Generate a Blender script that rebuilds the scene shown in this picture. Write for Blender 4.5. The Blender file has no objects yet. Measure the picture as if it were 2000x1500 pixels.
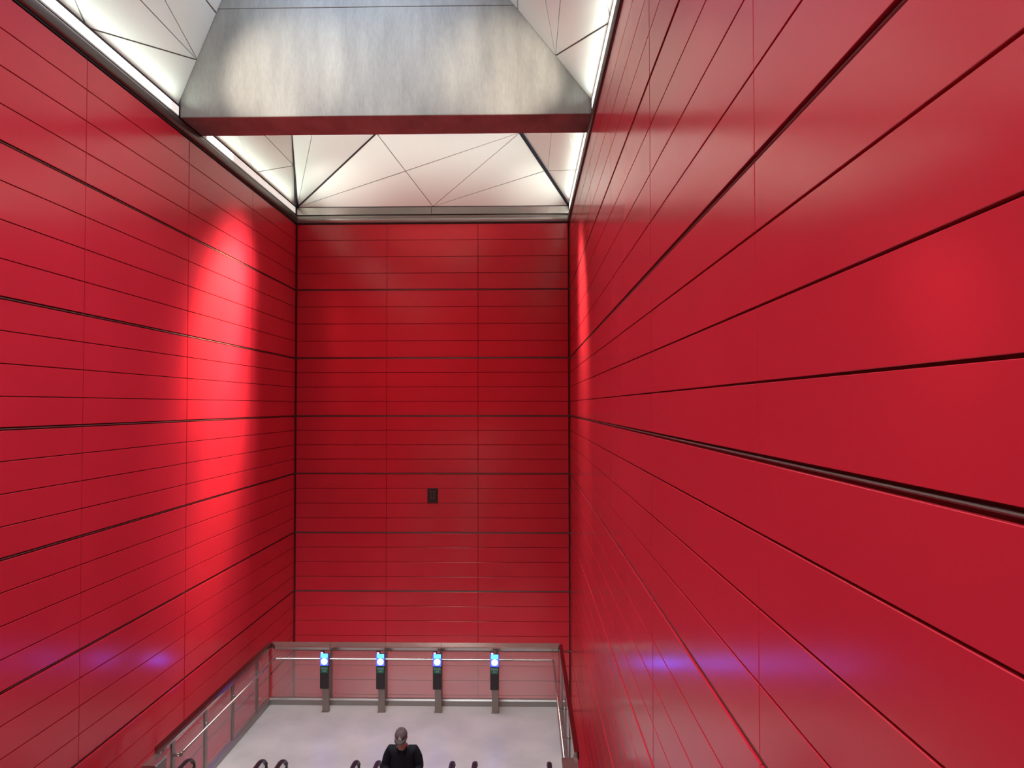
import bpy, bmesh, math, random
from mathutils import Vector, Matrix
random.seed(7)
S = bpy.context.scene
COL = S.collection
R_ = math.radians

# ------------------------------------------------------------------ camera
cam_d = bpy.data.cameras.new('camera')
cam_d.sensor_width = 36.0
cam_d.lens = 36.0 * 1300 / 2000
cam_d.shift_y = 0.00728
cam_d.clip_start = 0.05
cam = bpy.data.objects.new('camera', cam_d); COL.objects.link(cam)
cam.matrix_world = (Matrix.Translation((0, 0, 6.75)) @ Matrix.Rotation(0.0195, 4, 'Z') @
                    Matrix.Rotation(math.pi / 2 + 0.0216, 4, 'X') @ Matrix.Rotation(-0.0011, 4, 'Z'))
S.camera = cam

# ------------------------------------------------------------------ world, exposure
w = bpy.data.worlds.new('world'); S.world = w; w.use_nodes = True
w.node_tree.nodes['Background'].inputs[0].default_value = (0.62, 0.74, 1.0, 1)
w.node_tree.nodes['Background'].inputs[1].default_value = 0.05
S.view_settings.view_transform = 'Standard'
S.view_settings.look = 'None'
S.view_settings.gamma = 1
S.view_settings.use_curve_mapping = False
S.view_settings.exposure = 0.0

# ------------------------------------------------------------------ large lights
def area(name, loc, aim, sx, sy, power, col, spread=180):
    d = bpy.data.lights.new(name, 'AREA'); d.shape = 'RECTANGLE'; d.size = sx; d.size_y = sy
    d.energy = power; d.color = col; d.spread = R_(spread)
    o = bpy.data.objects.new(name, d); COL.objects.link(o); o.location = loc
    o.rotation_euler = (Vector(aim) - Vector(loc)).to_track_quat('-Z', 'Y').to_euler()
    return o
def spot(name, loc, aim, ang, power, col, blend=.6, r=.06):
    d = bpy.data.lights.new(name, 'SPOT'); d.energy = power; d.color = col
    d.spot_size = R_(ang); d.spot_blend = blend; d.shadow_soft_size = r
    o = bpy.data.objects.new(name, d); COL.objects.link(o); o.location = loc
    o.rotation_euler = (Vector(aim) - Vector(loc)).to_track_quat('-Z', 'Y').to_euler()
    return o
WARM = (1.0, .90, .76); NEUT = (1.0, .96, .90); COOL = (.80, .90, 1.0)
area('skylight_lamp', (-2.9, 8.6, 14.7), (-2.9, 8.6, 0), 3.6, 5.5, 400, (.84, .92, 1.0), 88)
area('skylight_lamp', (-2.9, 1.0, 14.7), (-2.9, 1.0, 0), 3.6, 6.0, 340, (.92, .95, 1.0), 135)
area('beam_top_fill', (-2.9, 10.2, 14.75), (-2.9, 11.86, 14.3), 3.4, .4, 32, (.45, .66, 1.0), 120)  # added blue fill, gives the beam top its daylight tint
area('coffer_lamp', (-3.0, 14.4, 14.7), (-3.0, 14.6, 0), 2.2, 2.4, 95, NEUT, 85)
area('facet_fill', (-2.5, 12.76, 12.15), (-2.5, 17.6, 13.5), 5.5, .2, 22, (.96, 1, .96), 44)  # unseen fill behind the beam, added to whiten the end facets
area('rear_fill', (-2.6, -4.4, 14.6), (-3.2, 3.0, 3.0), 4, 2, 420, NEUT, 70)  # added general fill from behind the camera, no fixture modelled
area('gap_fill', (-2.5, 12.5, -3.0), (-2.5, 12.5, 0), 6.5, 5, 260, NEUT)  # added fill from below, lifts the wall gaps beside the floor
# wall washers fixed to the far coffer
spot('wall_washer', (-3.2, 16.2, 13.7), (-6.27, 13.85, 8.9), 33, 6000, WARM, 1.0, .25)
spot('wall_washer', (-3.2, 16.2, 13.7), (-6.27, 13.75, 5.6), 25, 7000, WARM, 1.0, .25)
spot('wall_washer', (-1.7, 16.2, 13.7), (1.21, 14.1, 9.0), 27, 5200, WARM, 1.0, .25)
spot('wall_washer', (-1.7, 16.2, 13.7), (1.21, 14.1, 6.2), 22, 3600, WARM, 1.0, .25)
spot('wall_washer', (-3.2, 16.2, 13.7), (-6.27, 13.75, 8.85), 22, 22000, (1, .62, .34), 1.0, .2)  # from here on, narrow spots added to heat the cores of the wash
spot('wall_washer', (-3.2, 16.2, 13.7), (-6.27, 13.8, 5.8), 16, 11000, (1, .62, .40), 1.0, .2)
spot('wall_washer', (-1.7, 16.2, 13.7), (1.21, 13.9, 9.0), 19, 8000, (1, .66, .42), 1.0, .2)
# the strip ends light the far facet
spot('strip_end_lamp', (-6.05, 16.0, 12.12), (-4.9, 17.75, 12.65), 55, 110, NEUT, 1.0, .05)
spot('strip_end_lamp', (1.0, 16.0, 12.12), (.25, 17.8, 12.55), 55, 80, NEUT, 1.0, .05)
# side washers in the cornice throwing on the concrete beam
spot('beam_washer', (-5.95, 9.0, 12.15), (-4.45, 11.86, 12.72), 44, 640, WARM, .8, .05)
spot('beam_washer', (.9, 9.0, 12.15), (-.35, 11.86, 12.72), 44, 640, WARM, .8, .05)
spot('beam_washer', (-2.5, 5.1, 12.2), (-2.4, 11.86, 12.95), 30, 850, WARM, 1.0, .05)  # added central spot off the cornice, fills the middle of the beam face
# downlights onto the lower platform
spot('downlight', (-.4, 12.95, 12.9), (.1, 13.4, 0), 34, 110, WARM, .9, .06)
spot('downlight', (-3.3, 12.95, 13.9), (-3.0, 13.2, 0), 48, 50, (.96, .93, 1.0), .9, .06)

# ------------------------------------------------------------------ materials
def mat(name, col, rough=.5, metal=0, spec=.5, emit=None, es=0, coat=0):
    m = bpy.data.materials.new(name); m.use_nodes = True
    b = m.node_tree.nodes['Principled BSDF']
    b.inputs['Base Color'].default_value = (*col, 1)
    b.inputs['Roughness'].default_value = rough
    b.inputs['Metallic'].default_value = metal
    b.inputs['Specular IOR Level'].default_value = spec
    b.inputs['Coat Weight'].default_value = coat
    if emit:
        b.inputs['Emission Color'].default_value = (*emit, 1)
        b.inputs['Emission Strength'].default_value = es
    return m
def noise_mix(m, c1, c2, scale=(1, 1, 1), nscale=5, detail=6, lo=.35, hi=.65, bump=0, bscale=60, rough=None):
    nt = m.node_tree; N = nt.nodes; L = nt.links; b = N['Principled BSDF']
    tc = N.new('ShaderNodeTexCoord'); mp = N.new('ShaderNodeMapping'); mp.inputs['Scale'].default_value = scale
    n = N.new('ShaderNodeTexNoise'); n.inputs['Scale'].default_value = nscale; n.inputs['Detail'].default_value = detail
    r = N.new('ShaderNodeMapRange'); r.inputs[1].default_value = lo; r.inputs[2].default_value = hi
    mx = N.new('ShaderNodeMix'); mx.data_type = 'RGBA'
    mx.inputs[6].default_value = (*c1, 1); mx.inputs[7].default_value = (*c2, 1)
    L.new(tc.outputs['Object'], mp.inputs[0]); L.new(mp.outputs[0], n.inputs[0]); L.new(n.outputs[0], r.inputs[0])
    L.new(r.outputs[0], mx.inputs[0]); L.new(mx.outputs[2], b.inputs['Base Color'])
    if bump:
        n2 = N.new('ShaderNodeTexNoise'); n2.inputs['Scale'].default_value = bscale; n2.inputs['Detail'].default_value = 3
        L.new(tc.outputs['Object'], n2.inputs[0])
        bp = N.new('ShaderNodeBump'); bp.inputs['Strength'].default_value = bump; bp.inputs['Distance'].default_value = .01
        L.new(n2.outputs[0], bp.inputs['Height']); L.new(bp.outputs[0], b.inputs['Normal'])
    return mx
M = {}
M['red'] = mat('red_enamel', (.5, .01, .02), .19, 0, .5)
noise_mix(M['red'], (.48, .017, .034), (.52, .019, .038), nscale=.6, detail=2)
_b = M['red'].node_tree.nodes['Principled BSDF']; _b.inputs['Coat Weight'].default_value = .15; _b.inputs['Specular IOR Level'].default_value = .45; _b.inputs['Coat Roughness'].default_value = .58
M['groove'] = mat('groove_backing', (.11, .004, .007), .6, 0, .3)
M['insert'] = mat('groove_insert', (.20, .16, .145), .45, .7)
M['steel'] = mat('brushed_steel', (.46, .42, .39), .24, .9)
noise_mix(M['steel'], (.42, .385, .36), (.50, .46, .43), scale=(1, 1, 40), nscale=6)
M['steel_dark'] = mat('bronze_steel', (.13, .098, .09), .38, .8)
M['side_cap'] = mat('side_cap_steel', (.34, .27, .26), .17, 1.0)
M['kerb'] = mat('kerb_steel', (.30, .28, .26), .34, .7)
M['post'] = mat('post_steel', (.26, .225, .20), .38, .7)
M['white'] = mat('ceiling_panel', (.77, .82, .765), .42, 0, .5)
M['joint'] = mat('panel_joint', (.20, .20, .19), .7)
M['dark'] = mat('dark_backing', (.015, .013, .012), .8)
M['concrete'] = mat('concrete', (.4, .39, .36), .72, 0, .3)
mx = noise_mix(M['concrete'], (.22, .215, .20), (.31, .302, .275), scale=(1.6, 1, .35), nscale=1.8, detail=9, lo=.33, hi=.68, bump=.25, bscale=35)
nt = M['concrete'].node_tree
n3 = nt.nodes.new('ShaderNodeTexNoise'); n3.inputs['Scale'].default_value = 28; n3.inputs['Detail'].default_value = 6
tc = nt.nodes.new('ShaderNodeTexCoord'); mp = nt.nodes.new('ShaderNodeMapping'); mp.inputs['Scale'].default_value = (1, 1, .25)
nt.links.new(tc.outputs['Object'], mp.inputs[0]); nt.links.new(mp.outputs[0], n3.inputs[0])
rr = nt.nodes.new('ShaderNodeMapRange'); rr.inputs[1].default_value = .3; rr.inputs[2].default_value = .7; rr.inputs[3].default_value = .92; rr.inputs[4].default_value = 1.07
mul = nt.nodes.new('ShaderNodeMix'); mul.data_type = 'RGBA'; mul.blend_type = 'MULTIPLY'; mul.inputs[0].default_value = 1
cc = nt.nodes.new('ShaderNodeCombineColor')
nt.links.new(n3.outputs[0], rr.inputs[0])
for i in range(3): nt.links.new(rr.outputs[0], cc.inputs[i])
nt.links.new(mx.outputs[2], mul.inputs[6]); nt.links.new(cc.outputs[0], mul.inputs[7])
nt.links.new(mul.outputs[2], nt.nodes['Principled BSDF'].inputs['Base Color'])
M['floor'] = mat('terrazzo_floor', (.5, .48, .48), .38, 0, .5)
noise_mix(M['floor'], (.33, .325, .32), (.43, .425, .415), nscale=1.3, detail=8, lo=.3, hi=.7)
M['lowfloor'] = mat('lower_floor', (.25, .24, .23), .6)
M['strip'] = mat('strip_diffuser', (.9, .9, .88), .4, emit=(1, .985, .95), es=3.0)
M['louver'] = mat('strip_louver', (.75, .75, .70), .4, emit=(1, .98, .92), es=.55)
M['sky'] = mat('skylight_diffuser', (.8, .85, .9), .4, emit=(.78, .88, 1.0), es=1.6)
M['rubber'] = mat('black_rubber', (.012, .009, .012), .35, 0, .5)
M['black'] = mat('black_housing', (.018, .012, .014), .35)
M['green'] = mat('green_label', (.0, .15, .08), .4)
M['greytxt'] = mat('grey_lettering', (.42, .40, .38), .5)
M['blue'] = mat('blue_panel', (.0, .02, .5), .3, emit=(.02, .03, 1.0), es=9)
M['cyan'] = mat('cyan_screen', (.1, .5, .9), .3, emit=(.07, .50, 1.0), es=2.6)
M['bluering'] = mat('reader_light', (.6, .8, 1), .3, emit=(.05, .09, 1.0), es=34)
M['lilac'] = mat('lilac_light', (.6, .4, .9), .3, emit=(.62, .38, 1.0), es=1.8)
M['signblack'] = mat('sign_black', (.014, .009, .007), .45)
M['signline'] = mat('sign_line', (.10, .075, .07), .5)
M['skin'] = mat('skin', (.62, .37, .31), .5)
M['jacket'] = mat('jacket_cloth', (.006, .006, .010), .85, 0, .2)
M['jeans'] = mat('trouser_cloth', (.012, .014, .028), .85, 0, .2)
M['shoe'] = mat('shoe_leather', (.02, .02, .02), .5)
M['cap'] = mat('cap_cloth', (.085, .062, .066), .85, 0, .2)
M['brim'] = mat('brim_cloth', (.06, .052, .052), .8, 0, .2)
M['caplogo'] = mat('cap_stitching', (.50, .45, .42), .7)
M['eye'] = mat('eye_white', (.6, .58, .55), .3)
def glass(name, tint, diff):
    m = bpy.data.materials.new(name); m.use_nodes = True; nt = m.node_tree; nt.nodes.clear()
    o = nt.nodes.new('ShaderNodeOutputMaterial'); t = nt.nodes.new('ShaderNodeBsdfTransparent'); t.inputs[0].default_value = (*tint, 1)
    g = nt.nodes.new('ShaderNodeBsdfGlossy'); g.inputs['Roughness'].default_value = .04
    d = nt.nodes.new('ShaderNodeBsdfDiffuse'); d.inputs[0].default_value = (.75, .75, .75, 1)
    f0 = nt.nodes.new('ShaderNodeFresnel'); f0.inputs[0].default_value = 1.5
    ge = nt.nodes.new('ShaderNodeNewGeometry'); sb = nt.nodes.new('ShaderNodeMath'); sb.operation = 'SUBTRACT'; sb.inputs[0].default_value = 1
    nt.links.new(ge.outputs['Backfacing'], sb.inputs[1]); f = nt.nodes.new('ShaderNodeMath'); f.operation = 'MULTIPLY'
    nt.links.new(f0.outputs[0], f.inputs[0]); nt.links.new(sb.outputs[0], f.inputs[1])
    a = nt.nodes.new('ShaderNodeMixShader'); a.inputs[0].default_value = diff
    b = nt.nodes.new('ShaderNodeMixShader')
    nt.links.new(t.outputs[0], a.inputs[1]); nt.links.new(d.outputs[0], a.inputs[2])
    nt.links.new(f.outputs[0], b.inputs[0]); nt.links.new(a.outputs[0], b.inputs[1]); nt.links.new(g.outputs[0], b.inputs[2])
    nt.links.new(b.outputs[0], o.inputs[0]); return m
M['glass'] = glass('balustrade_glass', (.93, .92, .92), .15)
M['eglass'] = glass('escalator_glass', (.90, .92, .92), .03)

# ------------------------------------------------------------------ helpers
def mats_of(ms): return [M[k] for k in ms]
def obj(name, bm, ms, parent=None, smooth=False):
    me = bpy.data.meshes.new(name)
    bmesh.ops.recalc_face_normals(bm, faces=bm.faces)
    bm.to_mesh(me); bm.free()
    if isinstance(ms, str): ms = [ms]
    for k in ms: me.materials.append(M[k])
    if smooth:
        for p in me.polygons: p.use_smooth = True
    o = bpy.data.objects.new(name, me); COL.objects.link(o)
    if parent: o.parent = parent
    return o
def thing(name, label, cat, loc=(0, 0, 0), rz=0, group=None):
    o = bpy.data.objects.new(name, None); COL.objects.link(o)
    o.location = loc; o.rotation_euler = (0, 0, rz); o.empty_display_size = .2
    return tag(o, label, cat, group)
def tag(o, label, cat, group=None):
    o['label'] = label; o['category'] = cat
    if group: o['group'] = group
    return o
def struct(o, label=None):
    o['kind'] = 'structure'
    if label: o['label'] = label
    return o
def box(bm, x0, x1, y0, y1, z0, z1, mi=0, bev=0):
    b2 = bmesh.new()
    bmesh.ops.create_cube(b2, size=1)
    for v in b2.verts:
        v.co = Vector(((x0 + x1) / 2 + v.co.x * (x1 - x0), (y0 + y1) / 2 + v.co.y * (y1 - y0), (z0 + z1) / 2 + v.co.z * (z1 - z0)))
    if bev: bmesh.ops.bevel(b2, geom=list(b2.edges), offset=bev, segments=2, affect='EDGES', profile=.5)
    merge(bm, b2, mi)
def merge(bm, b2, mi=0, mx=None):
    vm = {}
    for v in b2.verts: vm[v] = bm.verts.new(mx @ v.co if mx else v.co)
    for f in b2.faces:
        try:
            nf = bm.faces.new([vm[v] for v in f.verts]); nf.material_index = mi; nf.smooth = f.smooth
        except ValueError: pass
    b2.free()
def tube(bm, pts, r, n=10, mi=0, flat=1.0, up=None):
    """swept tube along a list of points, end capped"""
    pts = [Vector(p) for p in pts]; rings = []
    for i, p in enumerate(pts):
        if i == 0: t = pts[1] - pts[0]
        elif i == len(pts) - 1: t = pts[-1] - pts[-2]
        else: t = (pts[i + 1] - p).normalized() + (p - pts[i - 1]).normalized()
        t.normalize()
        ref = Vector(up) if up else (Vector((0, 0, 1)) if abs(t.z) < .9 else Vector((1, 0, 0)))
        a = t.cross(ref).normalized(); b = a.cross(t).normalized()
        rings.append([bm.verts.new(p + a * math.cos(k * 2 * math.pi / n) * r + b * math.sin(k * 2 * math.pi / n) * r * flat) for k in range(n)])
    for i in range(len(rings) - 1):
        for k in range(n):
            f = bm.faces.new((rings[i][k], rings[i][(k + 1) % n], rings[i + 1][(k + 1) % n], rings[i + 1][k])); f.material_index = mi; f.smooth = True
    for rg in (rings[0], rings[-1]): bm.faces.new(rg).material_index = mi
def extrude_profile(bm, prof, p0, p1, xdir, mi=0):
    """prof: list of (a,b): a along xdir, b along z; swept straight from p0 to p1"""
    p0 = Vector(p0); p1 = Vector(p1); xd = Vector(xdir)
    A = [bm.verts.new(p0 + xd * a + Vector((0, 0, b))) for a, b in prof]
    B = [bm.verts.new(p1 + xd * a + Vector((0, 0, b))) for a, b in prof]
    n = len(prof)
    for i in range(n): bm.faces.new((A[i], A[(i + 1) % n], B[(i + 1) % n], B[i])).material_index = mi
    bm.faces.new(A).material_index = mi; bm.faces.new(B[::-1]).material_index = mi
def copy_tree(o, parent=None):
    c = o.copy(); COL.objects.link(c)
    if parent: c.parent = parent
    for ch in list(o.children): copy_tree(ch, c)
    return c

# ------------------------------------------------------------------ setting
LX, RX, D, STEP = -6.27, 1.213, 18.045, 2.9065
HEAVY = [11.74, 9.925, 8.055, 6.477, 4.914, 3.317, 1.743, .15, -1.42, -3.0]
rows = []      # (z0, z1) of each course, gaps already taken off
for a, b in zip(HEAVY[:-1], HEAVY[1:]):
    for k in range(4):
        zt = a + (b - a) * k / 4; zb = a + (b - a) * (k + 1) / 4
        rows.append((zb + (.023 if k == 3 else .0065), zt - (.023 if k == 0 else .0065)))
YMIN = -6.0
def panel(bm, P, u0, u1, z0, z1, th=.03, ch=.002):
    """P(u, z, n) -> point; n is the distance in front of the backing"""
    a = [(u0, z0), (u1, z0), (u1, z1), (u0, z1)]
    i = [(u0 + ch, z0 + ch), (u1 - ch, z0 + ch), (u1 - ch, z1 - ch), (u0 + ch, z1 - ch)]
    A = [bm.verts.new(P(u, z, 0)) for u, z in a]; B = [bm.verts.new(P(u, z, th - ch)) for u, z in a]; C = [bm.verts.new(P(u, z, th)) for u, z in i]
    for k in range(4):
        j = (k + 1) % 4
        bm.faces.new((A[k], A[j], B[j], B[k])); bm.faces.new((B[k], B[j], C[j], C[k]))
    bm.faces.new(C)
def wall(name, P, cols, u0, u1, label):
    bm = bmesh.new()
    for c0, c1 in cols:
        for z0, z1 in rows: panel(bm, P, c0, c1, z0, z1)
    # backing
    for q, mi in (([(u0, -3.2, 0), (u1, -3.2, 0), (u1, 12.25, 0), (u0, 12.25, 0)], 1),):
        f = bm.faces.new([bm.verts.new(P(*v)) for v in q]); f.material_index = 1
    for a, b in zip(HEAVY[:-1], HEAVY[1:]):
        f = bm.faces.new([bm.verts.new(P(u, z, .006)) for u, z in ((u0 + .02, b + .03), (u1 - .02, b + .03), (u1 - .02, a - .03), (u0 + .02, a - .03))]); f.material_index = 1
    # metal insert in each wide groove
    for h in HEAVY[1:-1]:
        pr = [(h - .010, .004), (h - .006, .018), (h, .022), (h + .006, .018), (h + .010, .004)]
        A = [bm.verts.new(P(u0, z, n)) for z, n in pr]; B = [bm.verts.new(P(u1, z, n)) for z, n in pr]
        for k in range(4): f = bm.faces.new((A[k], A[k + 1], B[k + 1], B[k])); f.material_index = 2
    return struct(obj(name, bm, ['red', 'groove', 'insert']), label)
g = .005
ycuts = [D - .03] + [D - STEP * k for k in range(1, 9)] + [YMIN]
sg = [0, .005, .011, .005, .011, .005, .011, .005, .011, 0]
scols = [(ycuts[k + 1] + sg[k + 1], ycuts[k] - sg[k]) for k in range(9)]
wall('wall_left', lambda u, z, n: (LX - .03 + n, u, z), scols, YMIN, D + .03, 'red enamel panel wall on the left')
wall('wall_right', lambda u, z, n: (RX + .03 - n, u, z), scols, YMIN, D + .03, 'red enamel panel wall close on the right')
xc = [LX + .035, -3.765, -1.275, RX - .035]
wall('wall_end', lambda u, z, n: (u, D + .03 - n, z), [(xc[k] + g, xc[k + 1] - g) for k in range(3)], LX - .03, RX + .03, 'red enamel panel wall at the far end')
xb = [LX, -3.77, -1.28, RX]
wall('wall_back', lambda u, z, n: (u, YMIN - .03 + n, z), [(xb[k] + g, xb[k + 1] - g) for k in range(3)], LX - .03, RX + .03, 'red enamel panel wall behind the landing')

# cornice along the wall tops
def cornice(name, p0, p1, xdir, up_from=None, label=''):
    bm = bmesh.new()
    pr = [(-.03, 11.765)]
    for k in range(9):
        a = math.pi * k / 8
        pr.append((.012 + .035 * math.sin(a), 11.865 - .095 * math.cos(a)))
    pr += [(-.03, 11.965)]
    extrude_profile(bm, pr, p0, p1, xdir, 0)
    extrude_profile(bm, [(-.03, 11.738), (.004, 11.738), (.004, 11.768), (-.03, 11.768)], p0, p1, xdir, 1)
    extrude_profile(bm, [(-.03, 11.965), (.012, 11.965), (.012, 11.985), (-.03, 11.985)], p0, p1, xdir, 1)
    extrude_profile(bm, [(-.03, 12.185), (.020, 12.185), (.020, 12.205), (-.03, 12.205)], p0, p1, xdir, 1)
    return bm
bm = cornice('', (LX, YMIN, 0), (LX, D, 0), (1, 0, 0))
struct(obj('trim_1', bm, ['steel_dark', 'dark']), 'rounded bronze cornice on the left wall')
bm = cornice('', (RX, YMIN, 0), (RX, D, 0), (-1, 0, 0))
struct(obj('trim_2', bm, ['steel_dark', 'dark']), 'rounded bronze cornice on the right wall')
bm = cornice('', (LX, D, 0), (RX, D, 0), (0, -1, 0))
extrude_profile(bm, [(-.02, 11.99), (.016, 11.99), (.016, 12.185), (-.02, 12.185)], (LX, D, 0), (-2.555, D, 0), (0, -1, 0), 2)
extrude_profile(bm, [(-.02, 11.99), (.016, 11.99), (.016, 12.185), (-.02, 12.185)], (-2.545, D, 0), (RX, D, 0), (0, -1, 0), 2)
struct(obj('trim_3', bm, ['kerb', 'dark', 'steel']), 'steel cornice band on the end wall')

# light strips in the cornice
def strip(wx, s, y0, y1, lab, bright):
    """wx wall plane, s = +1 strip faces +x; bright = list of (y0,y1) lit tubes, the rest is louver"""
    t = thing('light_strip', lab, 'light', (wx, (y0 + y1) / 2, 11.99), group='light strips in the cornice')
    cy = (y0 + y1) / 2
    bm = bmesh.new(); box(bm, -.02 if s > 0 else -.004, .004 if s > 0 else .02, y0 - cy, y1 - cy, 0, .19)
    obj('tray', bm, 'kerb', t)
    for a, b in bright:
        bm = bmesh.new(); x = sorted((s * .004, s * .020))
        box(bm, x[0], x[1], a - cy, b - cy, .03, .175, 0, .006)
        obj('diffuser', bm, 'strip', t)
    # louvers fill the remaining length
    edges = [y0] + [e for ab in bright for e in ab] + [y1]
    for a, b in zip(edges[::2], edges[1::2]):
        if b - a < .25: continue
        x = sorted((s * .004, s * .014)); n = max(1, round((b - a) / .62)); L = (b - a) / n
        for k in range(n):
            bm = bmesh.new(); box(bm, x[0], x[1], a + k * L + .012 - cy, a + (k + 1) * L - .012 - cy, .025, .18)
            obj('louver', bm, 'louver', t)
    return t
strip(LX, 1, -5.8, 11.83, 'long white light strip in the left cornice, in front of the concrete beam', [(-5.7, 2.0), (2.4, 7.6), (7.65, 11.55)])
strip(LX, 1, 12.72, 17.95, 'short white light strip in the left cornice beyond the concrete beam', [(12.9, 14.05)])
strip(RX, -1, -5.8, 11.83, 'long white light strip in the right cornice, in front of the concrete beam', [(-5.7, 2.0), (2.4, 11.72)])
strip(RX, -1, 12.72, 17.95, 'short white light strip in the right cornice beyond the concrete beam', [(12.85, 17.75)])
# the lamps of those strips wash the slopes above them
for y0, y1, pw in ((-5, 11.7, 95), (12.8, 17.6, 28)):
    for wx, s in ((LX, 1), (RX, -1)):
        o = area('strip_lamp', (wx + s * .12, (y0 + y1) / 2, 12.12), (wx + s * 1.25, (y0 + y1) / 2, 14.6), .10, y1 - y0, pw * (1 if s > 0 else .7), (.88, 1.0, .90), 150)
        d = (Vector((s * 1.0, 0, 1.7))).normalized()      # long side along the wall
        X = d.cross(Vector((0, 1, 0))).normalized()
        o.rotation_euler = Matrix((X, Vector((0, 1, 0)), -d)).transposed().to_euler() if X.cross(Vector((0, 1, 0))).dot(-d) > 0 else Matrix((-X, Vector((0, 1, 0)), -d)).transposed().to_euler()

# concrete beams
def beam(y0, y1, lab):
    bm = bmesh.new()
    box(bm, LX + .012, RX - .012, y0, y1, 11.99, 13.98, 0, .012)
    box(bm, LX + .012, RX - .012, y0 - .004, y1 + .004, 13.985, 15.2, 0, .01)
    o = obj('concrete_beam', bm, 'concrete'); return tag(o, lab, 'beam')
beam(11.86, 12.70, 'big grey concrete beam spanning both red walls under the white ceiling')
beam(4.2, 5.0, 'grey concrete beam over the escalators, nearer than the other')

# faceted ceiling
def cpanel(bm, pts, inward, gap=.012, th=.02):
    """solid panel from a polygon, shrunk by gap/2 on all edges"""
    P = [Vector(p) for p in pts]; n = (P[1] - P[0]).cross(P[2] - P[0]).normalized()
    if n.dot(Vector(inward)) < 0: P.reverse(); n = -n
    m = len(P); Q = []
    for i in range(m):
        a = (P[i] - P[i - 1]).normalized(); b = (P[(i + 1) % m] - P[i]).normalized()
        na = n.cross(a); nb = n.cross(b); den = 1 + na.dot(nb)
        Q.append(P[i] + (na + nb) * (gap / 2 / max(den, .12)))
    A = [bm.verts.new(q) for q in Q]; B = [bm.verts.new(q - n * th) for q in Q]
    bm.faces.new(A)
    for i in range(m): bm.faces.new((A[i], B[i], B[(i + 1) % m], A[(i + 1) % m]))
def backing(bm, pts, inward, off=.03, mi=1):
    P = [Vector(p) for p in pts]; n = (P[1] - P[0]).cross(P[2] - P[0]).normalized()
    if n.dot(Vector(inward)) < 0: n = -n
    f = bm.faces.new([bm.verts.new(p - n * off) for p in P]); f.material_index = mi
TOP = 14.8
SL = lambda y, z: (-6.30 + .41 * (z - 12.2), y, z)
SR = lambda y, z: (1.235 - .80 * (z - 12.2), y, z)
bm = bmesh.new()
H1, H2 = 13.05, 13.90
near = [
    [(11.86, 12.2), (11.86, H1), (9.35, 12.2)],
    [(9.35, 12.2), (11.86, H1), (7.68, H1)],
    [(9.35, 12.2), (7.68, H1), (5.0, H1), (6.0, 12.2)],
    [(6.0, 12.2), (5.0, H1), (5.0, 12.2)],
    [(11.86, H1), (11.86, H2), (8.0, H2)],
    [(11.86, H1), (8.0, H2), (7.68, H1)],
    [(7.68, H1), (8.0, H2), (5.0, H2), (5.0, H1)],
    [(11.86, H2), (11.86, TOP), (9.9, TOP), (8.0, H2)],
    [(8.0, H2), (9.9, TOP), (5.0, TOP), (5.0, H2)]]
rear = [
    [(4.2, 12.2), (4.2, H1), (1.6, 12.2)], [(1.6, 12.2), (4.2, H1), (0, H1)], [(1.6, 12.2), (0, H1), (-1.5, 12.2)],
    [(-1.5, 12.2), (0, H1), (-6, H1), (-6, 12.2)], [(4.2, H1), (4.2, H2), (0, H2), (0, H1)], [(0, H1), (0, H2), (-6, H2), (-6, H1)],
    [(4.2, H2), (4.2, TOP), (-6, TOP), (-6, H2)]]
far_l = [
    [(15.3, 12.2), (12.70, 12.2), (12.70, 12.98)],
    [(15.3, 12.2), (12.70, 12.98), (17.0, 12.98)],
    [(15.3, 12.2), (17.0, 12.98), (18.0, 12.2)],
    [(12.70, 12.98), (12.70, 13.85), (15.8, 13.85), (16.95, 12.98)],
    [(12.70, 13.85), (12.70, TOP), (14.52, TOP), (15.8, 13.85)]]
far_r = [
    [(15.3, 12.2), (12.70, 12.2), (12.70, 12.98)],
    [(15.3, 12.2), (12.70, 12.98), (17.53, 12.98)],
    [(15.3, 12.2), (17.53, 12.98), (18.0, 12.2)],
    [(12.70, 12.98), (12.70, 13.85), (17.0, 13.85), (17.53, 12.98)],
    [(12.70, 13.85), (12.70, TOP), (16.42, TOP), (17.0, 13.85)]]
for s, inw, sets in ((SL, (1, 0, -.3), (near, rear, far_l)), (SR, (-1, 0, -.3), (near, rear, far_r))):
    for st in sets:
        for poly in st: cpanel(bm, [s(y, z) for y, z in poly], inw, .030 if st is near else .018)
    backing(bm, [s(-6, 12.2), s(4.2, 12.2), s(4.2, TOP), s(-6, TOP)], inw)
    backing(bm, [s(5.0, 12.2), s(11.86, 12.2), s(11.86, TOP), s(5.0, TOP)], inw)
C = Vector((-6.24, 18.03, 12.2)); C2 = Vector((1.19, 18.03, 12.2))
P1 = Vector((-3.83, 16.98, 13.8)); P2 = Vector((-.126, 17.03, 13.8))
ex = lambda c, p: c + (p - c) * ((TOP - c.z) / (p.z - c.z))
T1, T2 = ex(C, P1), ex(C2, P2)
QL = Vector((-5.785, 16.221, 13.53)); TQ = ex(C, QL)
backing(bm, [SL(12.7, 12.2), SL(18.0, 12.2), TQ, SL(12.7, TOP)], (1, 0, -.3))
backing(bm, [SR(12.7, 12.2), SR(18.0, 12.2), SR(16.6, TOP), SR(12.7, TOP)], (-1, 0, -.3))
mid = Vector((-2.51, 18.03, 12.2))
pe = C2 + (P2 - C2) * .49
cr = None
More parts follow.
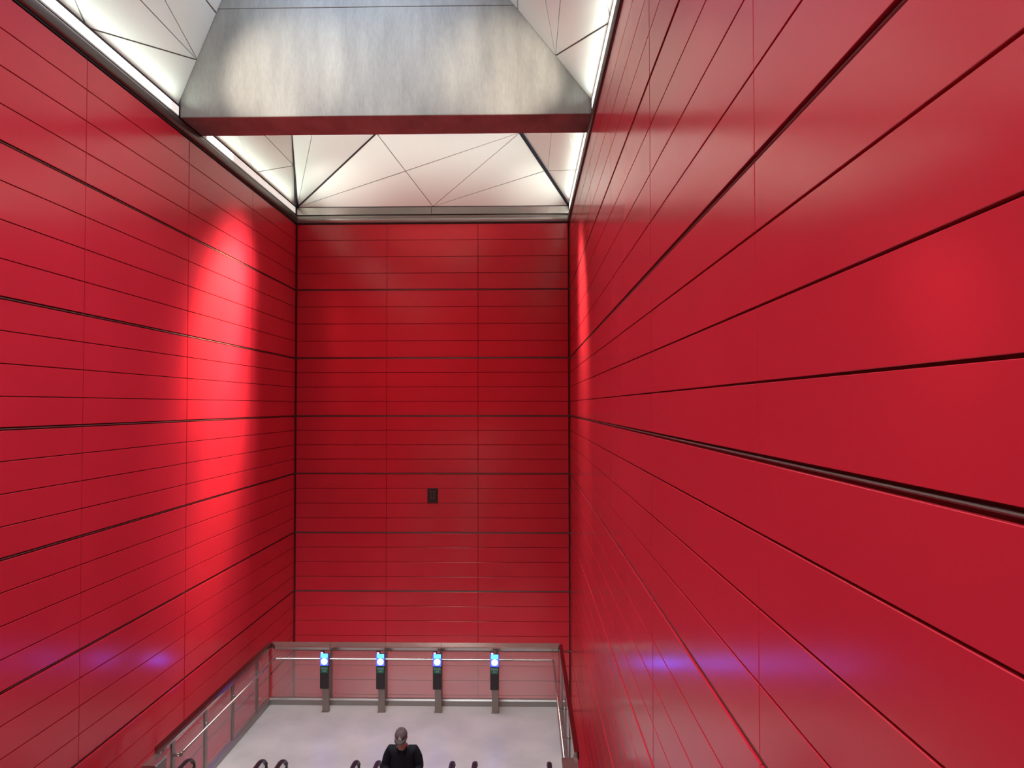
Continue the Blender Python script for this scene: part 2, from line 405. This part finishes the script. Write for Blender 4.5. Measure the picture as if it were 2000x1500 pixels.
# end facet, split by its diagonals
def isect(a, b, c, d):
    u = b - a; v = d - c; w_ = a - c
    aa, bb, cc_, dd, ee = u.dot(u), u.dot(v), v.dot(v), u.dot(w_), v.dot(w_)
    return a + u * ((bb * ee - cc_ * dd) / (aa * cc_ - bb * bb))
X = isect(mid, P1, C, P2)
inw = (0, -1, -.6)
gE = .018
cpanel(bm, [C, X, P1], inw, gE); cpanel(bm, [C, mid, X], inw, gE); cpanel(bm, [X, mid, P2], inw, gE)
cpanel(bm, [X, P2, P1], inw, gE); cpanel(bm, [mid, pe, P2], inw, gE); cpanel(bm, [mid, C2, pe], inw, gE)
cpanel(bm, [P1, P2, T2, T1], inw, gE)
backing(bm, [C, C2, T2, T1], inw, .03)
# left corner filler facet
mQ = TQ + (T1 - TQ) * .28
cpanel(bm, [C, TQ, mQ], (1, -1, -.6), gE); cpanel(bm, [C, mQ, T1], (1, -1, -.6), gE)
backing(bm, [C, TQ, T1], (1, -1, -.6), .03)
# dark gasket lines where the facets of the far coffer meet
for a, b in ((C, T1), (C, TQ), (C2, T2)):
    tube(bm, [a + (Vector((-2.5, 13, 12)) - a).normalized() * .02, b + (Vector((-2.5, 13, 12)) - b).normalized() * .02], .02, 6, 2)
# flat top with the skylight openings left free
for x0, x1, y0, y1 in ((-5.4, -4.9, -6, 16.6), (-1.0, -.7, -6, 16.6), (-4.9, -1.0, 11.86, 16.6), (-4.9, -1.0, 4.2, 5.6), (-4.9, -1.0, -6, -2.2)):
    box(bm, x0, x1, y0, y1, TOP, TOP + .2, 0)
struct(obj('ceiling', bm, ['white', 'joint', 'dark']), 'faceted white metal ceiling')
for n_, y0, y1 in ((1, 5.6, 11.86), (2, -2.2, 4.2)):
    bm = bmesh.new(); box(bm, -4.9, -1.0, y0, y1, 15.1, 15.14)
    o = struct(obj('window_%d' % n_, bm, 'sky'))
    bm = bmesh.new()
    for k in range(5):
        y = y0 + .03 + (y1 - y0 - .06) * k / 4; box(bm, -4.88, -1.02, y - .03, y + .03, 15.0, 15.1)
    obj('window_frame', bm, 'steel', o)

# ------------------------------------------------------------------ floors
bm = bmesh.new(); box(bm, -5.86, .80, 8.7, 15.20, -.40, 0)
struct(obj('floor', bm, 'floor'), 'pale stone floor of the lower landing')
bm = bmesh.new(); box(bm, LX - .03, RX + .03, YMIN, D + .03, -3.3, -3.2)
struct(obj('floor_below', bm, 'lowfloor'))
bm = bmesh.new(); box(bm, LX, RX, YMIN, -1.0, 4.8, 5.1)
struct(obj('floor_above', bm, 'floor'), 'upper landing floor')

# ------------------------------------------------------------------ balustrade
CAP = [(0, 1.375), (-.115, 1.325), (-.125, 1.295), (-.115, 1.245), (-.03, 1.235), (0, 1.25)]
KX0, KX1, KY = -5.77, .695, 15.13    # inner kerb faces
bal = thing('glass_balustrade', 'steel and glass balustrade with long cap rail around the pale floor', 'railing', (-2.5, 15.13, 0))
inv = Matrix.Translation((2.5, -15.13, 0))
def bobj(name, bm, ms, parent=None, smooth=False):
    bmesh.ops.transform(bm, matrix=inv, verts=bm.verts)
    return obj(name, bm, ms, parent or bal, smooth)
Y0 = 10.40
# kerbs (three sides)
bm = bmesh.new(); extrude_profile(bm, [(0, .001), (0, .115), (.025, .145), (.10, .145), (.10, .001)], (KX0 - .02, 15.08, 0), (KX1 + .02, 15.08, 0), (0, 1, 0)); bobj('kerb', bm, 'kerb')
bm = bmesh.new(); extrude_profile(bm, [(0, .001), (0, .115), (-.025, .145), (-.09, .145), (-.09, .001)], (KX0, Y0 + .1, 0), (KX0, 15.075, 0), (1, 0, 0)); bobj('kerb', bm, 'kerb')
bm = bmesh.new(); extrude_profile(bm, [(0, .001), (0, .115), (.025, .145), (.09, .145), (.09, .001)], (KX1, Y0 + .1, 0), (KX1, 15.075, 0), (1, 0, 0)); bobj('kerb', bm, 'kerb')
# cap rail, each length between joints its own piece
bx = [-5.785, -4.41, -3.155, -1.905, -.648, .775]
for a, b in zip(bx[:-1], bx[1:]):
    bm = bmesh.new(); e0 = 0 if a == bx[0] else .006; e1 = 0 if b == bx[-1] else .006
    # mitred outer ends
    pr = CAP; n = len(pr)
    A = [bm.verts.new((a + e0 - (pt[0] * 1.0 if a == bx[0] else 0), 15.20 + pt[0], pt[1])) for pt in pr]
    B = [bm.verts.new((b - e1 + (pt[0] * .3 if b == bx[-1] else 0), 15.20 + pt[0], pt[1])) for pt in pr]
    for i in range(n): bm.faces.new((A[i], A[(i + 1) % n], B[(i + 1) % n], B[i]))
    bm.faces.new(A); bm.faces.new(B[::-1]); bobj('cap_rail', bm, 'steel')
bm = bmesh.new(); extrude_profile(bm, [(-.0, 1.375), (.075, 1.345), (.085, 1.30), (.075, 1.25), (.0, 1.245)], (-5.845, Y0 + .1, 0), (-5.845, 15.17, 0), (1, 0, 0)); bobj('cap_rail', bm, 'side_cap')
bm = bmesh.new(); extrude_profile(bm, [(-.0, 1.375), (-.075, 1.345), (-.085, 1.30), (-.075, 1.25), (.0, 1.245)], (.835, Y0 + .1, 0), (.835, 15.17, 0), (1, 0, 0)); bobj('cap_rail', bm, 'side_cap')
# posts
LPY = [10.97, 12.09, 13.22, 14.42]; RPY = [10.62, 11.69, 12.80, 14.02]
for x in bx[1:-1]:
    bm = bmesh.new(); box(bm, x - .028, x + .028, 15.155, 15.185, .145, 1.245, 0, .003); bobj('post', bm, 'post')
for y in LPY:
    bm = bmesh.new(); box(bm, -5.83, -5.79, y - .05, y + .05, .145, 1.25, 0, .003); bobj('post', bm, 'post')
for y in RPY:
    bm = bmesh.new(); box(bm, .75, .79, y - .05, y + .05, .145, 1.25, 0, .003); bobj('post', bm, 'post')
for x in (-5.815, .775):
    bm = bmesh.new(); box(bm, x - .015, x + .015, 15.15, 15.18, .145, 1.245); bobj('post', bm, 'post')
# glass panes
for a, b in zip(bx[:-1], bx[1:]):
    bm = bmesh.new(); box(bm, a + .03, b - .03, 15.164, 15.176, .14, 1.24); bobj('glass_pane', bm, 'glass')
for ys, x in ((LPY, -5.81), (RPY, .77)):
    e = [Y0 + .12] + ys + [15.15]
    for a, b in zip(e[:-1], e[1:]):
        if b - a < .15: continue
        bm = bmesh.new(); box(bm, x - .006, x + .006, a + .055, b - .055, .14, 1.24); bobj('glass_pane', bm, 'glass')
# hand tube with brackets
bm = bmesh.new()
TX0, TX1, TY, TZ = -5.66, .625, 15.06, 1.045
tube(bm, [(TX0, 10.95, TZ), (TX0, TY - .03, TZ), (TX0 + .03, TY, TZ), (TX1 - .03, TY, TZ), (TX1, TY - .03, TZ), (TX1, 10.6, TZ)], .021, 12)
ht = bobj('hand_tube', bm, 'steel', smooth=False)
for x in bx[1:-1]:
    bm = bmesh.new(); tube(bm, [(x, 15.155, TZ - .06), (x, 15.08, TZ - .06), (x, TY, TZ - .02)], .009, 8); bobj('bracket', bm, 'steel', ht) 
for ys, xt, xp in ((LPY, TX0, -5.79), (RPY, TX1, .75)):
    for y in ys:
        bm = bmesh.new(); tube(bm, [(xp, y, TZ - .05), (xt, y, TZ - .05), (xt, y, TZ - .018)], .012, 8)
        tube(bm, [(xp, y, TZ - .05), (xp + (.012 if xt > xp else -.012), y, TZ - .05)], .032, 12); bobj('bracket', bm, 'steel', ht)
bm = bmesh.new(); tube(bm, [(TX0, 10.93, TZ), (TX0, 10.99, TZ)], .03, 12); tube(bm, [(TX0, 10.94, TZ), (TX0 - .12, 10.94, TZ)], .016, 8); bobj('end_cap', bm, 'post', ht)
bm = bmesh.new(); tube(bm, [(TX1, 10.6, TZ), (TX1 + .16, 10.6, TZ)], .024, 10); bobj('end_cap', bm, 'steel', ht)

# end pedestals
for x0, x1, lab in ((-5.86, -5.64, 'boxy steel pedestal ending the left side of the balustrade'), (.56, .81, 'boxy steel pedestal ending the right side of the balustrade')):
    t = thing('end_pedestal', lab, 'pedestal', ((x0 + x1) / 2, 10.33, 0), group='end pedestals')
    h = (x1 - x0) / 2
    bm = bmesh.new(); box(bm, -h + .012, h - .012, -.16, .16, 0, 1.235, 0, .004); obj('body', bm, 'post', t)
    bm = bmesh.new(); box(bm, -h, h, -.17, .17, 1.235, 1.275, 0, .006); obj('top_plate', bm, 'steel', t)
    bm = bmesh.new(); tube(bm, [(h * .4, -.162, 1.02), (h * .4, -.20, 1.02)], .04, 14); obj('knob', bm, 'black', t)

# ------------------------------------------------------------------ card validators
def text_mesh(body, size, name, m, parent, loc, rot=(math.pi / 2, 0, 0)):
    c = bpy.data.curves.new(name, 'FONT'); c.body = body; c.size = size; c.extrude = .0008; c.align_x = 'CENTER'; c.align_y = 'CENTER'
    o = bpy.data.objects.new(name, c); COL.objects.link(o)
    dg = bpy.context.evaluated_depsgraph_get(); me = bpy.data.meshes.new_from_object(o.evaluated_get(dg))
    bpy.data.objects.remove(o); me.name = name; me.materials.clear(); me.materials.append(M[m])
    o = bpy.data.objects.new(name, me); COL.objects.link(o); o.parent = parent; o.location = loc; o.rotation_euler = rot
    return o
def disc(bm, c, r, depth, n=28, mi=0):
    tube(bm, [Vector(c), Vector(c) + Vector((0, -depth, 0))], r, n, mi)
def make_validator():
    t = thing('card_validator', 'x', 'card validator', (0, 0, 0), group='card validators on the lower landing')
    bm = bmesh.new(); box(bm, -.072, .072, -.03, .045, .004, 1.24, 0, .006); box(bm, -.085, .085, -.05, .06, 0, .012, 0, .003); obj('stand', bm, 'post', t)
    bm = bmesh.new(); box(bm, -.105, .085, -.105, -.032, .53, 1.30, 0, .010); box(bm, -.105, -.02, -.100, -.032, 1.28, 1.345, 0, .008)
    hs = obj('housing', bm, 'black', t)
    bm = bmesh.new(); box(bm, -.098, .078, -.109, -.104, 1.045, 1.30, 0, .002); obj('blue_surround', bm, 'blue', hs)
    bm = bmesh.new(); box(bm, -.082, .066, -.114, -.108, 1.215, 1.305, 0, .003); obj('screen', bm, 'cyan', hs)
    bm = bmesh.new(); disc(bm, (-.008, -.108, 1.135), .068, .008); obj('card_reader', bm, 'bluering', hs)
    bm = bmesh.new(); box(bm, -.088, -.038, -.106, -.100, 1.308, 1.338, 0, .002); obj('status_light', bm, 'lilac', hs)
    bm = bmesh.new(); box(bm, -.085, .07, -.110, -.104, .885, 1.02, 0, .002); lb = obj('sign_plate', bm, 'green', hs)
    text_mesh('Check', .060, 'lettering', 'greytxt', lb, (-.008, -.1112, .985))
    text_mesh('ind', .060, 'lettering', 'greytxt', lb, (-.008, -.1112, .930))
    return t
v0 = make_validator()
vx = [-4.415, -3.175, -1.925, -.665]
vl = ['black card validator on grey stand, leftmost of the four', 'black card validator on grey stand, second from the left',
      'black card validator on grey stand, third from the left', 'black card validator on grey stand, rightmost of the four']
for i, x in enumerate(vx):
    o = v0 if i == 0 else copy_tree(v0)
    o.location = (x, 14.79, 0); o['label'] = vl[i]

# ------------------------------------------------------------------ wall sign
t = thing('wall_sign', 'small black plate with grey outline pictogram on the end red wall', 'sign', (-2.505, D, 4.13))
bm = bmesh.new(); box(bm, -.14, .14, -.022, 0, 0, .385, 0, .004); obj('plate', bm, 'signblack', t)
bm = bmesh.new()
for x0, x1, z0, z1 in ((-.05, -.036, .12, .30), (.036, .05, .12, .30), (-.06, .06, .112, .126), (-.05, .05, .288, .302),
                       (-.082, -.05, .30, .312), (.05, .082, .30, .312), (-.09, -.078, .30, .335), (.078, .09, .30, .335)):
    box(bm, x0, x1, -.026, -.0215, z0, z1)
obj('pictogram', bm, 'signline', t)

# ------------------------------------------------------------------ escalators
def hr_path():
    """handrail path in (y, z), newel to top"""
    p = []
    for k in range(13):
        a = -math.pi / 2 + math.pi * k / 12
        p.append((10.86 + .30 * math.cos(a), .655 + .30 * math.sin(a)))
    p += [(10.3, .955), (9.6, .955), (9.25, .97), (8.9, 1.09), (8.6, 1.245)]
    y = 8.6; z = 1.245
    for k in range(1, 9): p.append((y - k * 1.0, z + k * .577))
    p += [(.2, 6.02), (-.3, 6.06), (-1.4, 6.06)]
    return p
HP = hr_path()
def make_escalator():
    t = thing('escalator', 'x', 'escalator', (0, 0, 0), group='escalators side by side')
    hw = .606
    for s in (-1, 1):
        bm = bmesh.new()
        tube(bm, [(s * hw, y, z) for y, z in HP], .040, 12, 0, .55, (1, 0, 0) if False else None)
        obj('handrail', bm, 'rubber', t)
        # glass under the handrail
        bm = bmesh.new(); x0, x1 = s * hw - .005, s * hw + .005
        up = [(y, z) for y, z in HP[6:]]; up = [(y, z - .02) for y, z in up]
        lo = [(11.12, .18)] + [(y, max(.18, z - .78)) for y, z in up[1:]]
        A = [[bm.verts.new((x, y, z)) for y, z in up] for x in (x0, x1)]; B = [[bm.verts.new((x, y, z)) for y, z in lo] for x in (x0, x1)]
        for k in range(len(up) - 1):
            for q in (0, 1): bm.faces.new((A[q][k], A[q][k + 1], B[q][k + 1], B[q][k]))
        obj('glass_balustrade', bm, 'eglass', t)
        # skirt and deck
        bm = bmesh.new(); prev = None
        for y, z in [(11.15, .18)] + [(y, max(.18, z - .78)) for y, z in HP[13:]]:
            r = [bm.verts.new((s * (hw - .10), y, z - .22)), bm.verts.new((s * (hw - .08), y, z)), bm.verts.new((s * (hw + .06), y, z)), bm.verts.new((s * (hw + .06), y, max(.0, z - .5)))]
            if prev:
                for k in range(3): bm.faces.new((prev[k], prev[k + 1], r[k + 1], r[k]))
            else: bm.faces.new(r)
            prev = r
        obj('skirt', bm, 'steel', t)
    bm = bmesh.new(); box(bm, -.50, .50, 10.15, 11.2, .001, .010); obj('comb_plate', bm, 'kerb', t)
    bm = bmesh.new(); y = 10.15; z = 0
    for k in range(30):
        if k >= 2: z = min(5.1, .231 * (k - 2))
        y1 = 10.15 - .4 * (k + 1)
        if y1 < -1.0: break
        box(bm, -.50, .50, y1, y1 + .398, z - .21, z)
        for c in range(12): box(bm, -.48 + c * .08, -.46 + c * .08, y1 + .01, y1 + .39, z, z + .008)
    obj('step_band', bm, 'steel_dark', t)
    bm = bmesh.new()
    prof = [(10.0, -.3), (8.7, -.3), (-.2, 4.4), (-1.0, 4.4), (-1.0, 3.7), (0, 3.7), (8.9, -1.1), (10.0, -1.1)]
    A = [bm.verts.new((-.60, a, b)) for a, b in prof]; B = [bm.verts.new((.60, a, b)) for a, b in prof]
    for i in range(8): bm.faces.new((A[i], A[(i + 1) % 8], B[(i + 1) % 8], B[i]))
    bm.faces.new(A); bm.faces.new(B); obj('truss', bm, 'kerb', t)
    return t
e0 = make_escalator()
el = ['escalator with black handrails, nearest the left red wall', 'escalator with black handrails, second from the left red wall',
      'escalator with black handrails that the person in the cap is boarding', 'escalator with black handrails, nearest the right red wall']
for i, x in enumerate((-4.93, -3.378, -1.80, -.22)):
    o = e0 if i == 0 else copy_tree(e0)
    o.location = (x, 0, 0); o['label'] = el[i]

# ------------------------------------------------------------------ person
def skin_mesh(verts, edges, radii, root, levels=2):
    me = bpy.data.meshes.new('tmp'); me.from_pydata([tuple(v) for v in verts], edges, [])
    o = bpy.data.objects.new('tmp', me); COL.objects.link(o)
    md = o.modifiers.new('s', 'SKIN'); md.use_smooth_shade = True; md.branch_smoothing = .3
    for i, sv in enumerate(me.skin_vertices[0].data):
        r = radii[i]; sv.radius = (r, r) if not isinstance(r, tuple) else r; sv.use_root = (i == root)
    sb = o.modifiers.new('b', 'SUBSURF'); sb.levels = levels; sb.render_levels = levels
    dg = bpy.context.evaluated_depsgraph_get(); res = bpy.data.meshes.new_from_object(o.evaluated_get(dg))
    bpy.data.objects.remove(o); b = bmesh.new(); b.from_mesh(res); bpy.data.meshes.remove(res)
    return b
def chain(pts, rad):
    return [Vector(p) for p in pts], [(i, i + 1) for i in range(len(pts) - 1)], rad
per = thing('person', 'person in grey cap and black jacket with head bowed, boarding the escalator', 'person', (-1.925, 10.50, .012))
per.scale = (.985, .985, .975)
# skeleton facing -Y
def arm(s):
    return [(s * .105, .01, 1.455), (s * .185, .01, 1.418), (s * .235, .015, 1.30), (s * .275, .01, 1.13), (s * .235, -.12, 1.06), (s * .15, -.235, 1.04)]
V = [(0, 0, .98), (0, .005, 1.12), (0, .01, 1.28), (0, .005, 1.42), (0, -.015, 1.49), (0, -.05, 1.555), (0, -.075, 1.61)]
Eg = [(0, 1), (1, 2), (2, 3), (3, 4), (4, 5), (5, 6)]; Ra = [(.15, .105), (.135, .095), (.145, .10), (.09, .06), .060, .055, .06]
for s in (-1, 1):
    a = arm(s)[1:]; b = len(V); V += a; Ra += [.048, .048, .043, .036, .027]
    Eg += [(3, b)] + [(b + k, b + k + 1) for k in range(4)]
    l = [(s * .095, 0, .90), (s * .105, -.01, .50), (s * .115, .015, .10), (s * .125, -.13, .045)]
    if s > 0: l = [(.095, 0, .90), (.10, -.06, .50), (.105, -.07, .10), (.11, -.22, .045)]
    b = len(V); V += l; Ra += [.085, .058, .040, .036]; Eg += [(0, b)] + [(b + k, b + k + 1) for k in range(3)]
body = skin_mesh(V, Eg, Ra, 0, 2)
# head
def head_mesh():
    b = bmesh.new(); bmesh.ops.create_uvsphere(b, u_segments=36, v_segments=28, radius=1)
    for v in b.verts:
        x, y, z = v.co
        X_, Y_, Z_ = x * .076, y * .096, z * .118
        if z < 0:
            k = min(1, -z); X_ *= 1 - .32 * k; Y_ = Y_ * (1 - .18 * k) - .018 * k
        if y < -.3:      # face: brow, sockets, nose, mouth, chin
            g_ = lambda cx, cz, sx, sz: math.exp(-((x - cx) / sx) ** 2 - ((z - cz) / sz) ** 2)
            Y_ -= .024 * g_(0, -.18, .16, .16) + .012 * g_(0, .0, .12, .2)
            Y_ += .010 * g_(.38, .04, .22, .13) + .010 * g_(-.38, .04, .22, .13)
            Y_ -= .006 * g_(0, .22, .6, .10)
            Y_ -= .007 * g_(0, -.50, .30, .06) + .007 * g_(0, -.60, .26, .05) - .004 * g_(0, -.55, .3, .025)
            Y_ -= .012 * g_(0, -.85, .3, .14)
        v.co = Vector((X_, Y_, Z_))
    for s in (-1, 1):
        e = bmesh.new(); bmesh.ops.create_uvsphere(e, u_segments=14, v_segments=10, radius=1)
        for v in e.verts: v.co = Vector((v.co.x * .010 + s * .079, v.co.y * .018 + .008, v.co.z * .032 - .008))
        merge(b, e)
    return b
HM = Matrix.Translation((0, -.115, 1.658)) @ Matrix.Rotation(R_(17), 4, 'X') @ Matrix.Scale(1.12, 4)
hb = head_mesh(); merge(body, hb, 0, HM)
# hands, five bent fingers each, one resting over the other at the belly
for s in (-1, 1):
    wv = Vector((s * .15, -.235, 1.04)); dirn = Vector((-s * .75, -.62, .05)).normalized()
    side = dirn.cross(Vector((0, 0, 1))).normalized() * -s; dn = Vector((0, 0, -1))
    off = Vector((0, 0, .03 if s > 0 else 0))
    pts = [wv, wv + dirn * .045 + off * .5, wv + dirn * .085 + off]
    merge(body, skin_mesh(*chain(pts, [(.022, .017), (.038, .016), (.036, .014)]), 0, 2))
    for k in range(4):
        L = (.068, .076, .071, .055)[k]; f0 = pts[1] + dirn * .03 + side * (k - 1.5) * .0185 + off * .5
        f1 = f0 + dirn * L * .5; f2 = f1 + dirn * L * .38 + dn * .016; f3 = f2 + dirn * L * .16 + dn * .018
        merge(body, skin_mesh(*chain([f0, f1, f2, f3], [.0098, .0090, .0084, .0074]), 0, 1))
    t0 = wv + dirn * .02 - side * .024; merge(body, skin_mesh(*chain([t0, t0 + dirn * .03 - side * .022, t0 + dirn * .062 - side * .024 + dn * .006], [.0125, .0105, .0090]), 0, 1))
tmp = obj('tmp_body', body, 'skin')
md = tmp.modifiers.new('r', 'REMESH'); md.mode = 'VOXEL'; md.voxel_size = .0065; md.use_smooth_shade = True
dg = bpy.context.evaluated_depsgraph_get(); me = bpy.data.meshes.new_from_object(tmp.evaluated_get(dg)); bpy.data.objects.remove(tmp)
me.name = 'body'; me.materials.clear(); me.materials.append(M['skin'])
bo = bpy.data.objects.new('body', me); COL.objects.link(bo); bo.parent = per
for p in me.polygons: p.use_smooth = True
# jacket
V = [(0, 0, .90), (0, .005, 1.08), (0, .01, 1.26), (0, .018, 1.412)]
Eg = [(0, 1), (1, 2), (2, 3)]; Ra = [(.22, .150), (.225, .135), (.235, .135), (.155, .108)]
for s in (-1, 1):
    a = [Vector(q) for q in arm(s)[1:]]; a[-1] = a[-2].lerp(a[-1], .85); a[0].z -= .006
    b = len(V); V += a; Ra += [.086, .084, .075, .064, .050]; Eg += [(3, b)] + [(b + k, b + k + 1) for k in range(4)]
jk = obj('jacket', skin_mesh(V, Eg, Ra, 0, 2), 'jacket', per, True)
bm = bmesh.new()   # raised collar, open in a V at the throat
ring = []
for k in range(25):
    a = R_(-62 + (304) * k / 24)        # gap at the front (-Y)
    a2 = a - R_(0)
    ang = R_(-90 + 28) + R_(304) * k / 24
    x, y = math.cos(ang), math.sin(ang)
    fr = max(0, -y)
    ring.append(((x * .088, -.02 + y * .082 - .012 * fr, 1.455 - .075 * fr), (x * .084, -.03 + y * .078 - .006 * fr, 1.50 - .065 * fr)))
vs = [(bm.verts.new(a), bm.verts.new(b), bm.verts.new(Vector(b) * 1.0 + Vector((0, 0, .004))), bm.verts.new(Vector(a) + Vector((0, .0, -.03)))) for a, b in ring]
for p, q in zip(vs[:-1], vs[1:]): bm.faces.new((p[0], q[0], q[1], p[1])).smooth = True; bm.faces.new((p[3], q[3], q[0], p[0])).smooth = True
bmesh.ops.remove_doubles(bm, verts=bm.verts, dist=.001)
co = obj('collar', bm, 'jacket', jk); md = co.modifiers.new('s', 'SOLIDIFY'); md.thickness = .008
# trousers, shoes
V = [(0, 0, .97)]; Eg = []; Ra = [(.165, .125)]
for s in (-1, 1):
    l = [(s * .10, 0, .85), (s * .105, -.01, .50), (s * .115, .015, .09)] if s < 0 else [(.10, -.01, .85), (.10, -.06, .50), (.105, -.07, .09)]
    b = len(V); V += l; Ra += [.105, .080, .068]; Eg += [(0, b), (b, b + 1), (b + 1, b + 2)]
obj('trousers', skin_mesh(V, Eg, Ra, 0, 2), 'jeans', per, True)
for s, fy in ((-1, 0), (1, -.085)):
    x = s * .115
    b = skin_mesh(*chain([(x, fy + .05, .060), (x, fy - .06, .052), (x + s * .01, fy - .19, .042)], [(.042, .058), (.046, .050), (.043, .040)]), 0, 2)
    for v in b.verts: v.co.z = max(v.co.z, .0)
    obj('shoe', b, 'shoe', per, True)
# hair fringe, cap
bm = bmesh.new(); bmesh.ops.create_uvsphere(bm, u_segments=32, v_segments=20, radius=1)
bmesh.ops.delete(bm, geom=[v for v in bm.verts if v.co.z < .02], context='VERTS')
for v in bm.verts:
    x, y, z = v.co; v.co = Vector((x * .089, y * .108, .022 + z * .108))
bmesh.ops.transform(bm, matrix=HM, verts=bm.verts)
cp = obj('cap', bm, 'cap', per, True); md = cp.modifiers.new('s', 'SOLIDIFY'); md.thickness = .004
bm = bmesh.new(); A = []
for k in range(17):
    a = R_(-155 + 130 * k / 16); x = math.cos(a); y = math.sin(a)
    w_ = max(0, 1 - ((k - 8) / 8) ** 2) ** .5
    r0 = Vector((x * .089, y * .108, .026)); r1 = Vector((x * .089 * (1 + .02 * w_), y * .108 - .055 * w_, .018 - .03 * abs(x) ** 2 - .006))
    A.append((bm.verts.new(r0), bm.verts.new((r0 + r1) / 2 + Vector((0, 0, .004))), bm.verts.new(r1)))
for p, q in zip(A[:-1], A[1:]):
    for k in (0, 1): bm.faces.new((p[k], q[k], q[k + 1], p[k + 1])).smooth = True
bmesh.ops.transform(bm, matrix=HM, verts=bm.verts)
br = obj('brim', bm, 'brim', cp); md = br.modifiers.new('s', 'SOLIDIFY'); md.thickness = .004
bm = bmesh.new()   # small pointed emblem, two legs
def cap_pt(x, z):
    zz = (z - .022) / .108; xx = x / .089; y = -.108 * math.sqrt(max(.01, 1 - zz * zz - xx * xx)) - .003
    return Vector((x, y, z))
for tri in (((0, .088), (-.012, .068), (.012, .068)), ((-.013, .066), (-.028, .042), (-.006, .042), (0, .056)), ((.013, .066), (.028, .042), (.006, .042), (0, .056))):
    bm.faces.new([bm.verts.new(cap_pt(*p)) for p in tri])
bmesh.ops.transform(bm, matrix=HM, verts=bm.verts)
em = obj('emblem', bm, 'caplogo', cp); md = em.modifiers.new('s', 'SOLIDIFY'); md.thickness = .003
bm = bmesh.new(); bmesh.ops.create_uvsphere(bm, u_segments=12, v_segments=8, radius=.008)
bmesh.ops.transform(bm, matrix=HM @ Matrix.Translation((0, 0, .131)), verts=bm.verts); obj('button', bm, 'cap', cp, True)
for s in (-1, 1):
    bm = bmesh.new(); bmesh.ops.create_uvsphere(bm, u_segments=14, v_segments=10, radius=.011)
    bmesh.ops.transform(bm, matrix=HM @ Matrix.Translation((s * .029, -.079, .004)), verts=bm.verts); obj('eye', bm, 'eye', per, True)
